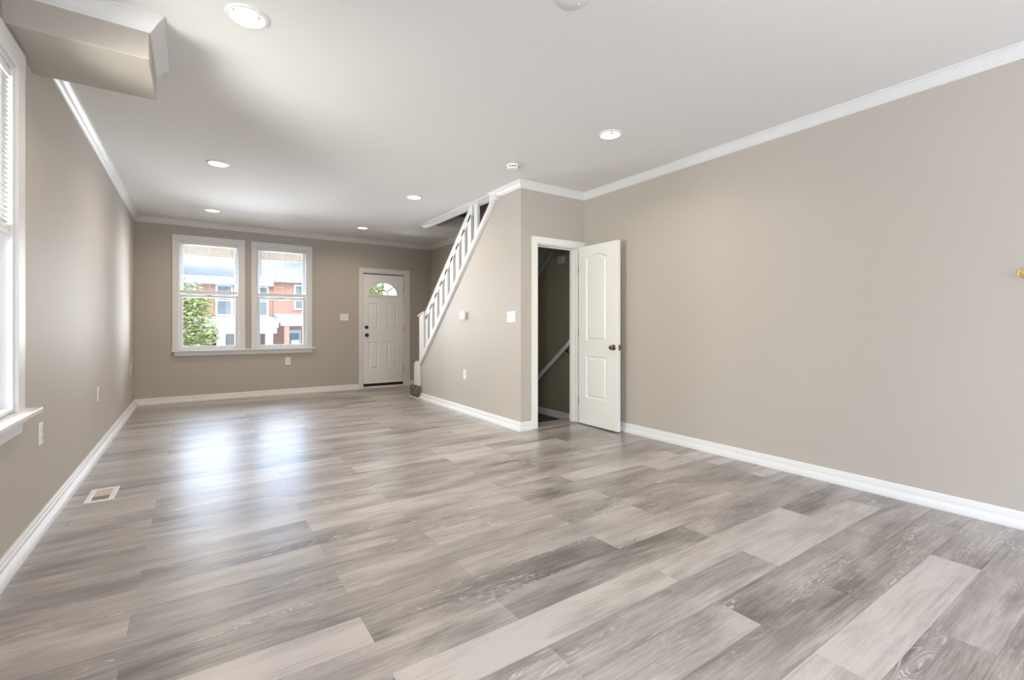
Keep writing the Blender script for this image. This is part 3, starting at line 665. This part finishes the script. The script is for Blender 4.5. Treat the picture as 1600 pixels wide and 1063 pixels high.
plate('wall_outlet', 'white outlet low on the stair wall, beneath the thermostat', 'outlet', 'S', 5.368, .50, .080, .118, 'decora', group='white wall outlets')
plate('light_switch', 'white double toggle light switch beside the front door', 'light switch', 'B', 2.163, 1.286, .140, .116, 'toggle', 2)
plate('light_switch', 'white triple toggle light switch on the stair wall near its corner', 'light switch', 'S', 4.291, 1.231, .162, .120, 'toggle', 3)
th = thing('thermostat', 'small white thermostat on the stair wall below the railing', 'thermostat', (XS, 5.38, 1.262))
bm = B(); lathe(bm, [(.066, 0), (.066, .006), (.060, .010), (0, .010)], (XS, 5.40, 1.262), 'x', 32, -1, cap=False); obj('wall_plate', bm, M_plast, th, smooth=True)
bm = B(); box(bm, (XS-.038, 5.325, 1.210), (XS-.008, 5.455, 1.316)); obj('housing', bm, M_plast, th, bevel=.010, seg=3)
bm = B(); box(bm, (XS-.0395, 5.355, 1.268), (XS-.037, 5.425, 1.300)); obj('display', bm, mat('lcd_grey', (.55, .60, .58, 1), .25, var=.02), th)
for k in range(3): bm = B(); box(bm, (XS-.0405, 5.362+.025*k, 1.232), (XS-.037, 5.378+.025*k, 1.244)); obj('button', bm, mat('button_grey', (.62, .63, .64, 1), .4, var=.02), th, bevel=.001)
bf = thing('brass_fitting', 'small brass-coloured round fitting on the right wall at the picture edge', 'wall fitting', (XR, .556, 1.422))
bm = B(); lathe(bm, [(.030, 0), (.030, .005), (.024, .009), (.012, .011), (.012, .018), (.017, .024), (.017, .032), (.010, .038), (0, .039)], (XR, .548, 1.422), 'x', 28, -1, cap=False); obj('rosette', bm, M_brass, bf, smooth=True)
# ------------------------------------------------------------------ floor register
fv = thing('floor_vent', 'white floor register by the left baseboard, half open damper', 'floor vent', (-.516, 4.10, 0))
x0, x1, y0, y1 = -.590, -.442, 3.952, 4.252
bm = B(); box(bm, (x0, y0, 0), (x0+.030, y1, .008)); box(bm, (x1-.030, y0, 0), (x1, y1, .008)); box(bm, (x0+.030, y0, 0), (x1-.030, y0+.030, .008)); box(bm, (x0+.030, y1-.018, 0), (x1-.030, y1, .008))
obj('vent_frame', bm, M_plast, fv, bevel=.003)
bm = B(); box(bm, (x0+.028, y0+.028, .0003), (x1-.028, y0+.130, .0022)); obj('duct_opening', bm, M_taupe, fv)
bm = B(); box(bm, (x0+.028, y0+.130, .0003), (x1-.028, y1-.016, .0035)); obj('damper', bm, M_beige, fv)
bm = B(); box(bm, (x1-.062, y0+.029, .002), (x1-.052, y0+.050, .006)); obj('damper_lever', bm, M_dark, fv)
# ------------------------------------------------------------------ outside
M_grass = mat('front_ground', (.50, .49, .46, 1), .9, var=.1, vscale=2)
M_road = mat('asphalt', (.42, .42, .41, 1), .9, var=.1, vscale=5)
M_white = mat('white_siding', (.46, .46, .46, 1), .5, var=.02)
M_roofg = mat('grey_roofing', (.2, .21, .225, 1), .8, var=.1, vscale=6)
M_soff = mat('porch_soffit', (.26, .21, .165, 1), .6, var=.05)
M_win = mat('house_glass', (.10, .115, .115, 1), .15, var=.3, vscale=4)
M_teal = mat('teal_paint', (.04, .12, .15, 1), .4, var=.05)
M_green = mat('pale_green_siding', (.17, .225, .155, 1), .7, var=.02, vscale=1.5)
ZG = -1.35
struct(boxes('porch_floor', [((-1.2, 8.66, ZG), (4.2, 10.2, -.12))], mat('porch_concrete', (.45, .44, .42, 1), .8, var=.1, vscale=6)))
struct(boxes('ground_outside', [((-14, 8.66, ZG-.2), (16, 14.5, ZG)), ((-14, 22.5, ZG-.2), (16, 60, ZG)), ((-14, -14, ZG-.2), (-.88, 8.66, ZG)), ((XR+.2, -14, ZG-.2), (16, 8.66, ZG)), ((-.88, -14, ZG-.2), (XR+.2, -2.76, ZG))], M_grass))
struct(boxes('road', [((-14, 14.5, ZG-.2), (16, 22.5, ZG-.05))], M_road))
# shallow awning over the front windows and door: its edge shows at the top of the panes
bm = B()
for x0, x1 in ((-.55, .9), (.905, 1.95)): prism(bm, [(x0, y, z) for y, z in ((8.95, 2.255), (8.97, 2.255), (8.97, 2.40), (8.646, 2.62), (8.646, 2.60), (8.95, 2.39))], (x1-x0, 0, 0))
struct(obj('awning_front', bm, M_soff))
# neighbouring house wall seen through the left window
struct(boxes('neighbour_wall', [((-4.2, -8, ZG), (-3.9, 12, 5.2))], M_green))
def sash(parent, x0, x1, z0, z1, y, fr=.09):
    bm = B(); f = lambda u0, v0, u1, v1: ((u0, y-.06, v0), (u1, y+.02, v1)); ring_frame(bm, x0, z0, x1, z1, fr, f); box(bm, (x0+fr, y-.04, (z0+z1)/2-.03), (x1-fr, y+.02, (z0+z1)/2+.03)); wf = obj('window', bm, M_white, parent)
    bm = B(); box(bm, (x0+fr, y-.02, z0+fr), (x1-fr, y+.015, z1-fr)); obj('window_pane', bm, M_win, wf)
FY = 28.0
ha = thing('row_house', 'brick row house with broad white porch roof across the street', 'house', (1.5, FY, ZG))
bm = B(); box(bm, (-4.6, FY, ZG), (3.43, FY+8, 3.25)); obj('brick_wall', bm, M_brick, ha)
bm = B(); box(bm, (-4.6, FY-.35, 3.25), (3.43, FY+8, 3.45)); box(bm, (-4.6, FY-.22, 3.45), (3.43, FY+8, 3.62)); prism(bm, [(-4.6, FY-.22, 3.62), (-4.6, FY+1.2, 3.76), (-4.6, FY+8, 3.76), (-4.6, FY+8, 3.62)], (8.03, 0, 0)); obj('cornice', bm, mat('cornice_paint', (.26, .275, .30, 1), .6, var=.04), ha)
bm = B(); prism(bm, [(3.1, FY-.38, 3.45), (3.43, FY-.38, 3.45), (3.43, FY-.38, 4.25), (3.36, FY-.38, 4.25), (2.8, FY-.38, 3.75), (2.8, FY-.38, 3.45)], (0, 1.5, 0)); obj('gable_end', bm, M_white, ha)
for x0, x1 in ((-3.9, -3.1), (-2.2, -1.4), (-.75, 0), (.82, 1.58), (2.45, 3.22)): sash(ha, x0, x1, 1.64, 3.25, FY)
bm = B(); prism(bm, [(-3.6, 25.9, 1.06), (-3.6, 25.9, 1.30), (-3.6, FY, 1.62), (-3.6, FY, 1.06)], (7.03, 0, 0)); box(bm, (-3.5, 26.0, .77), (3.37, 26.25, 1.06)); obj('porch_roof', bm, M_white, ha)
for x0, x1 in ((-3.3, -3.0), (-1.2, -.9), (.81, 1.16), (2.86, 3.19)):
    bm = B(); box(bm, (x0, 25.98, ZG+.4), (x1, 26.28, .77)); obj('porch_post', bm, M_white, ha)
for x0, x1 in ((-2.8, -1.4), (-.7, .70), (1.25, 2.75)): sash(ha, x0, x1, -.5, .80, FY, .07)
bm = B(); box(bm, (-3.5, 26.0, ZG), (3.4, FY, ZG+.4)); box(bm, (-3.3, 26.05, ZG+.4), (3.2, 26.12, .05)); obj('porch_base', bm, M_white, ha)
hb = thing('row_house', 'brick row house with orange brick porch pillar and teal door across the street', 'house', (5.5, FY, ZG))
bm = B(); box(bm, (3.44, FY-.05, ZG), (9.4, FY+8, 3.50)); obj('brick_wall', bm, M_brick2, hb)
bm = B(); box(bm, (3.46, FY-.30, 3.50), (9.4, FY+8, 3.66)); box(bm, (3.46, FY-.12, 3.66), (9.4, FY+8, 3.95)); obj('cornice', bm, mat('cornice_grey', (.25, .265, .29, 1), .6, var=.04), hb)
for x0, x1 in ((4.45, 5.45), (6.5, 7.5)): sash(hb, x0, x1, 2.02, 3.42, FY-.05)
bm = B(); box(bm, (3.46, 25.4, 1.30), (9, FY-.05, 1.50)); box(bm, (3.5, 25.5, 1.15), (9, 25.75, 1.30)); obj('porch_roof', bm, M_white, hb)
bm = B(); prism(bm, [(3.46, 25.38, 1.50), (3.46, 25.38, 1.54), (3.46, FY-.05, 1.80), (3.46, FY-.05, 1.50)], (5.6, 0, 0)); obj('porch_roofing', bm, M_roofg, hb)
for x in (3.65, 5.9):
    bm = B(); box(bm, (x, 25.5, ZG), (x+.21, 25.75, 1.16)); obj('porch_pillar', bm, M_brick2, hb)
bm = B(); box(bm, (4.10, FY-.12, ZG+.3), (4.80, FY-.04, .92)); df = obj('door_frame', bm, M_white, hb)
bm = B(); box(bm, (4.20, FY-.15, ZG+.3), (4.70, FY-.11, .74)); obj('front_door', bm, M_teal, hb)
bm = B(); box(bm, (3.46, 25.5, ZG), (8.9, FY-.05, ZG+.3)); box(bm, (3.95, 25.52, ZG+.3), (4.3, 25.62, .42)); obj('porch_base', bm, M_white, hb)
hc = thing('row_house', 'white-sided house across the street, seen through the door fan window', 'house', (12, FY, ZG))
bm = B(); box(bm, (9.45, FY, ZG), (17, FY+8, 5.4)); obj('siding_wall', bm, M_white, hc)
bm = B(); box(bm, (9.45, FY-.3, 5.4), (17, FY+8, 5.7)); obj('cornice', bm, M_roofg, hc)
for x0, x1 in ((11.6, 12.5), (14, 14.9)): sash(hc, x0, x1, 2.2, 3.8, FY)
# trees
M_bark = mat('bark', (.16, .12, .09, 1), .9, var=.25, vscale=20)
def leaf_mat(name, c):
    m = mat(name, c, .6, var=.35, vscale=2.5); b = m.node_tree.nodes['Principled BSDF']; b.inputs['Transmission Weight'].default_value = 0
    return m
def tree(label, x, y, blobs, n, col, name, seed, group=None):
    rnd = random.Random(seed)
    r = thing('street_tree', label, 'tree', (x, y, ZG))
    bm = B(); tube(bm, (x, y, ZG), (x, y, blobs[0][2]), .09, 10)
    for bx, by, bz, br in blobs: tube(bm, (x, y, blobs[0][2]-.9), (bx, by, bz), .025, 6)
    obj('trunk', bm, M_bark, r)
    bm = B()
    for bx, by, bz, br in blobs:
        for _ in range(int(n*br*br)):
            v = Vector((rnd.gauss(0, 1), rnd.gauss(0, 1), rnd.gauss(0, 1))).normalized()*br*(rnd.random()**.45)
            c = Vector((bx, by, bz))+v; s = rnd.uniform(.025, .06)
            q = Vector((rnd.gauss(0, 1), rnd.gauss(0, 1), rnd.gauss(0, 1))).to_track_quat('Z', 'Y')
            p = [c+q @ Vector(k) for k in ((-s, 0, 0), (0, -s*.5, s*.15), (s*1.1, 0, 0), (0, s*.5, s*.15))]
            bm.faces.new([bm.verts.new(k) for k in p])
    obj('crown', bm, leaf_mat(name, col), r)
tree('leafy yellow-green street tree outside the window nearest the left wall', -.25, 16, [(-.2, 16, 1.9, .55), (-.45, 16, 1.2, .7), (.1, 16, 1.15, .5), (-.3, 16.1, .55, .75), (.05, 15.9, 1.75, .42), (-.6, 16, 2.1, .5), (.25, 16, .9, .35), (-.1, 16, .15, .6)], 2800, (.17, .19, .055, 1), 'leaf_yellow_green', 3)
tree('pale green street tree seen through the front door fan window', 4.55, 15, [(4.7, 15, 2.4, .42), (4.6, 15.1, 1.7, .5), (4.65, 15, 2.9, .5), (4.75, 15, 2.2, .35)], 2200, (.16, .20, .05, 1), 'leaf_pale_green', 5)
